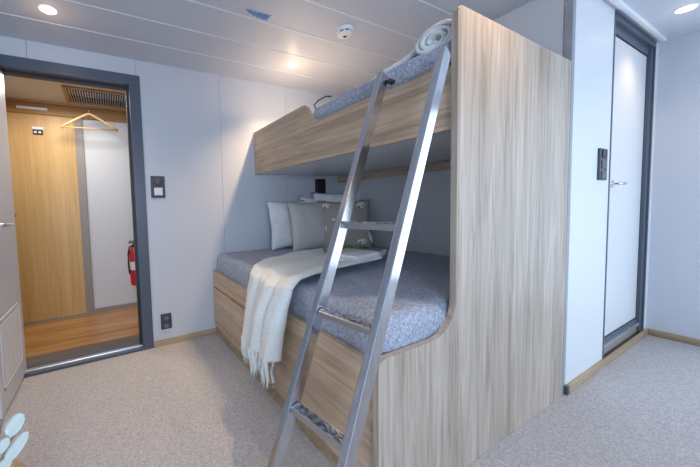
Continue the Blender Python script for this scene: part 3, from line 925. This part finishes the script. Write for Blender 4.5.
# ------------------------------------------------------------------ fixtures
for i, (x_, y_) in enumerate(SPOTS):
    if i > 2: lab = 'recessed round downlight in the ceiling above the camera'
    else: lab = ['warm round downlight in the ceiling at far left, before the hall door', 'warm round downlight in the ceiling beside the smoke detector', 'warm round downlight in the ceiling in front of the bathroom door'][i]
    d = thing('downlight', lab, 'ceiling light', (x_, y_, ZC), 'recessed ceiling downlights')
    bm = nb(); lathe(bm, [(0.036, 0.004), (0.036, -0.002), (0.043, -0.004), (0.046, -0.001), (0.046, 0.0)], (x_, y_, ZC), 'z', 32)
    obj('trim_ring', bm, M['joint_highlight_and_ring'], d, smooth='auto')
    bm = nb(); lathe(bm, [(0.0345, -0.0035), (0.0345, -0.0065), (0.028, -0.009)], (x_, y_, ZC), 'z', 32)
    obj('diffuser', bm, M['lamp'], d, smooth='auto')
sx_, sy_ = 1.405, 1.535
sd_ = thing('smoke_detector', 'round white smoke detector on the ceiling beside a downlight', 'smoke detector', (sx_, sy_, ZC))
bm = nb(); lathe(bm, [(0.056, 0.0), (0.056, -0.016), (0.052, -0.022)], (sx_, sy_, ZC), 'z', 32); obj('base', bm, M['white_plastic'], sd_, smooth='auto')
bm = nb(); lathe(bm, [(0.044, -0.022), (0.044, -0.032)], (sx_, sy_, ZC), 'z', 32); obj('sensor_gap', bm, M['slot'], sd_, smooth='auto')
bm = nb(); lathe(bm, [(0.048, -0.030), (0.045, -0.037), (0.034, -0.043), (0.018, -0.045)], (sx_, sy_, ZC), 'z', 32); cap = obj('cap', bm, M['white_plastic'], sd_, smooth='auto')
bm = nb(); lathe(bm, [(0.012, -0.044), (0.012, -0.047)], (sx_, sy_, ZC), 'z', 16); obj('lens', bm, M['slot'], cap, smooth='auto')
for a in range(8):
    an = a * PI / 4
    bm = nb(); box(bm, -0.006, 0.040, -0.034, 0.006, 0.050, -0.018, mtx=Matrix.Translation((sx_, sy_, ZC)) @ Matrix.Rotation(an, 4, 'Z'))
    obj('rib', bm, M['white_plastic'], sd_)
# crumpled blue tape on the ceiling
t = bmesh.new(); n = 16; rows = []
for i in range(n + 1):
    s = i / n; row = []
    for j in range(5):
        q = j / 4
        row.append(t.verts.new((0.755 + 0.150 * s, 1.615 + 0.035 * math.sin(s * 2.6) * (0.3 + 0) + (0.018 + 0.035 * s) * (q - 0.2) + 0.004 * math.sin(s * 30 + q * 3), ZC - 0.003 - 0.006 * abs(noise.noise(Vector((s * 9, q * 4, 2)))))))
    rows.append(row)
for i in range(n):
    for j in range(4): t.faces.new((rows[i][j], rows[i + 1][j], rows[i + 1][j + 1], rows[i][j + 1]))
r0 = bmesh.ops.extrude_face_region(t, geom=t.faces[:])
bmesh.ops.translate(t, vec=(0, 0, 0.002), verts=[g for g in r0['geom'] if isinstance(g, bmesh.types.BMVert)])
bmesh.ops.recalc_face_normals(t, faces=t.faces)
tag(obj('tape_strip', t, M['tape'], loc=(0.82, 1.64, ZC)), 'crumpled scrap of blue tape stuck on a ceiling joint', 'tape')

# switch on back wall
yq = YB
s1 = thing('light_switch', 'dark switch plate with white key beside the hall door', 'switch', (0.352, yq, 1.267))
bm = nb(); box(bm, 0.300, yq - 0.010, 1.183, 0.404, yq, 1.352, 0.003); pl_ = obj('plate', bm, M['plate_dark'], s1)
bm = nb(); lathe(bm, [(0.030, -0.010), (0.030, -0.013), (0.020, -0.020), (0.018, -0.022)], (0.350, yq, 1.308), 'y', 24); obj('dial', bm, M['plate_mid'], s1, smooth='auto')
bm = nb(); box(bm, 0.322, yq - 0.015, 1.203, 0.384, yq - 0.009, 1.262, 0.002); obj('key', bm, M['white_plastic'], s1)
s1 = thing('wall_socket', 'dark double wall socket low on the back wall', 'socket', (0.362, yq, 0.192))
bm = nb(); box(bm, 0.322, yq - 0.010, 0.130, 0.405, yq, 0.255, 0.003); obj('plate', bm, M['plate_dark'], s1)
for z in (0.161, 0.223):
    bm = nb(); lathe(bm, [(0.024, -0.010), (0.024, -0.0125), (0.020, -0.0125), (0.018, -0.011)], (0.363, yq, z), 'y', 24); so = obj('outlet', bm, M['plate_mid'], s1, smooth='auto')
    bm = nb(); box(bm, 0.353, yq - 0.0135, z - 0.002, 0.357, yq - 0.012, z + 0.002); box(bm, 0.369, yq - 0.0135, z - 0.002, 0.373, yq - 0.012, z + 0.002); obj('pin_hole', bm, M['white_plastic'], so)
# switches beside bathroom door
s1 = thing('light_switch', 'tall dark three-gang switch beside the bathroom door', 'switch', (2.625, YW, 1.283))
bm = nb(); box(bm, 2.565, YW - 0.011, 1.190, 2.685, YW, 1.377, 0.003); obj('plate', bm, M['plate_dark'], s1)
for z in (1.22, 1.283, 1.346):
    bm = nb(); box(bm, 2.590, YW - 0.016, z - 0.024, 2.662, YW - 0.010, z + 0.024, 0.003); obj('rocker', bm, M['plate_mid'] if z != 1.346 else M['black'], s1)
# black reading lamp in the lower bunk
s1 = thing('reading_lamp', 'flat black reading lamp on the wall above the pillows', 'lamp', (1.92, YB, 1.25))
bm = nb(); box(bm, 1.868, YB - 0.045, 1.168, 1.972, YB, 1.350, 0.004); obj('lamp_body', bm, M['black'], s1)
bm = nb(); tube(bm, [(1.955, YB - 0.03, 1.172), (1.958, YB - 0.035, 1.12), (1.95, YB - 0.045, 1.05)], 0.012, 10); obj('flexible_arm', bm, M['plate_dark'], s1, smooth=True)

# ------------------------------------------------------------------ eucalyptus in a wooden vase at the lower left corner
vx, vy = -0.362, 1.25
pt = thing('potted_eucalyptus', 'round wooden vase of pale eucalyptus on the carpet by the open door', 'plant', (vx, vy, 0))
bm = nb(); lathe(bm, [(0.045, 0), (0.075, 0.02), (0.092, 0.09), (0.088, 0.17), (0.066, 0.235), (0.044, 0.268), (0.040, 0.275), (0.034, 0.275), (0.036, 0.25)], (vx, vy, 0), 'z', 32)
obj('vase', bm, M['pot'], pt, smooth='auto')
stems = [[(0, 0, .25), (0.0, 0, .33), (0.012, 0, .40), (0.035, 0.0, .462)], [(0, 0, .25), (0.01, 0, .30), (0.035, 0, .35), (0.062, 0, .385)], [(0, 0, .25), (-0.03, 0, .32), (-0.05, 0, .40), (-0.07, 0, .44)], [(0, 0, .25), (-0.01, 0.03, .33), (-0.02, 0.06, .42)]]
for st in stems:
    bm = nb(); tube(bm, [(vx + a, vy + b, c) for a, b, c in st], 0.003, 6); obj('stem', bm, M['stem'], pt, smooth=True)
cn = Vector((-0.35, -0.8, 0.45))
for (px, pz, dx, dz, ln, wd) in [(-0.332, 0.380, 0.055, 0.06, 0.072, 0.052), (-0.340, 0.292, 0.055, 0.066, 0.100, 0.042), (-0.372, 0.245, 0.05, 0.06, 0.075, 0.04), (-0.372, 0.375, 0.02, 0.07, 0.06, 0.05), (-0.36, 0.33, 0.045, 0.045, 0.05, 0.035), (-0.41, 0.36, -0.06, 0.05, 0.07, 0.05), (-0.40, 0.30, -0.07, 0.01, 0.06, 0.045), (-0.37, 0.36, -0.02, 0.06, 0.06, 0.04)]:
    t = leaf_mesh((px, vy - 0.01, pz), (dx, 0, dz), cn, ln, wd)
    obj('leaf', t, M['leafgreen'], pt, smooth=True)
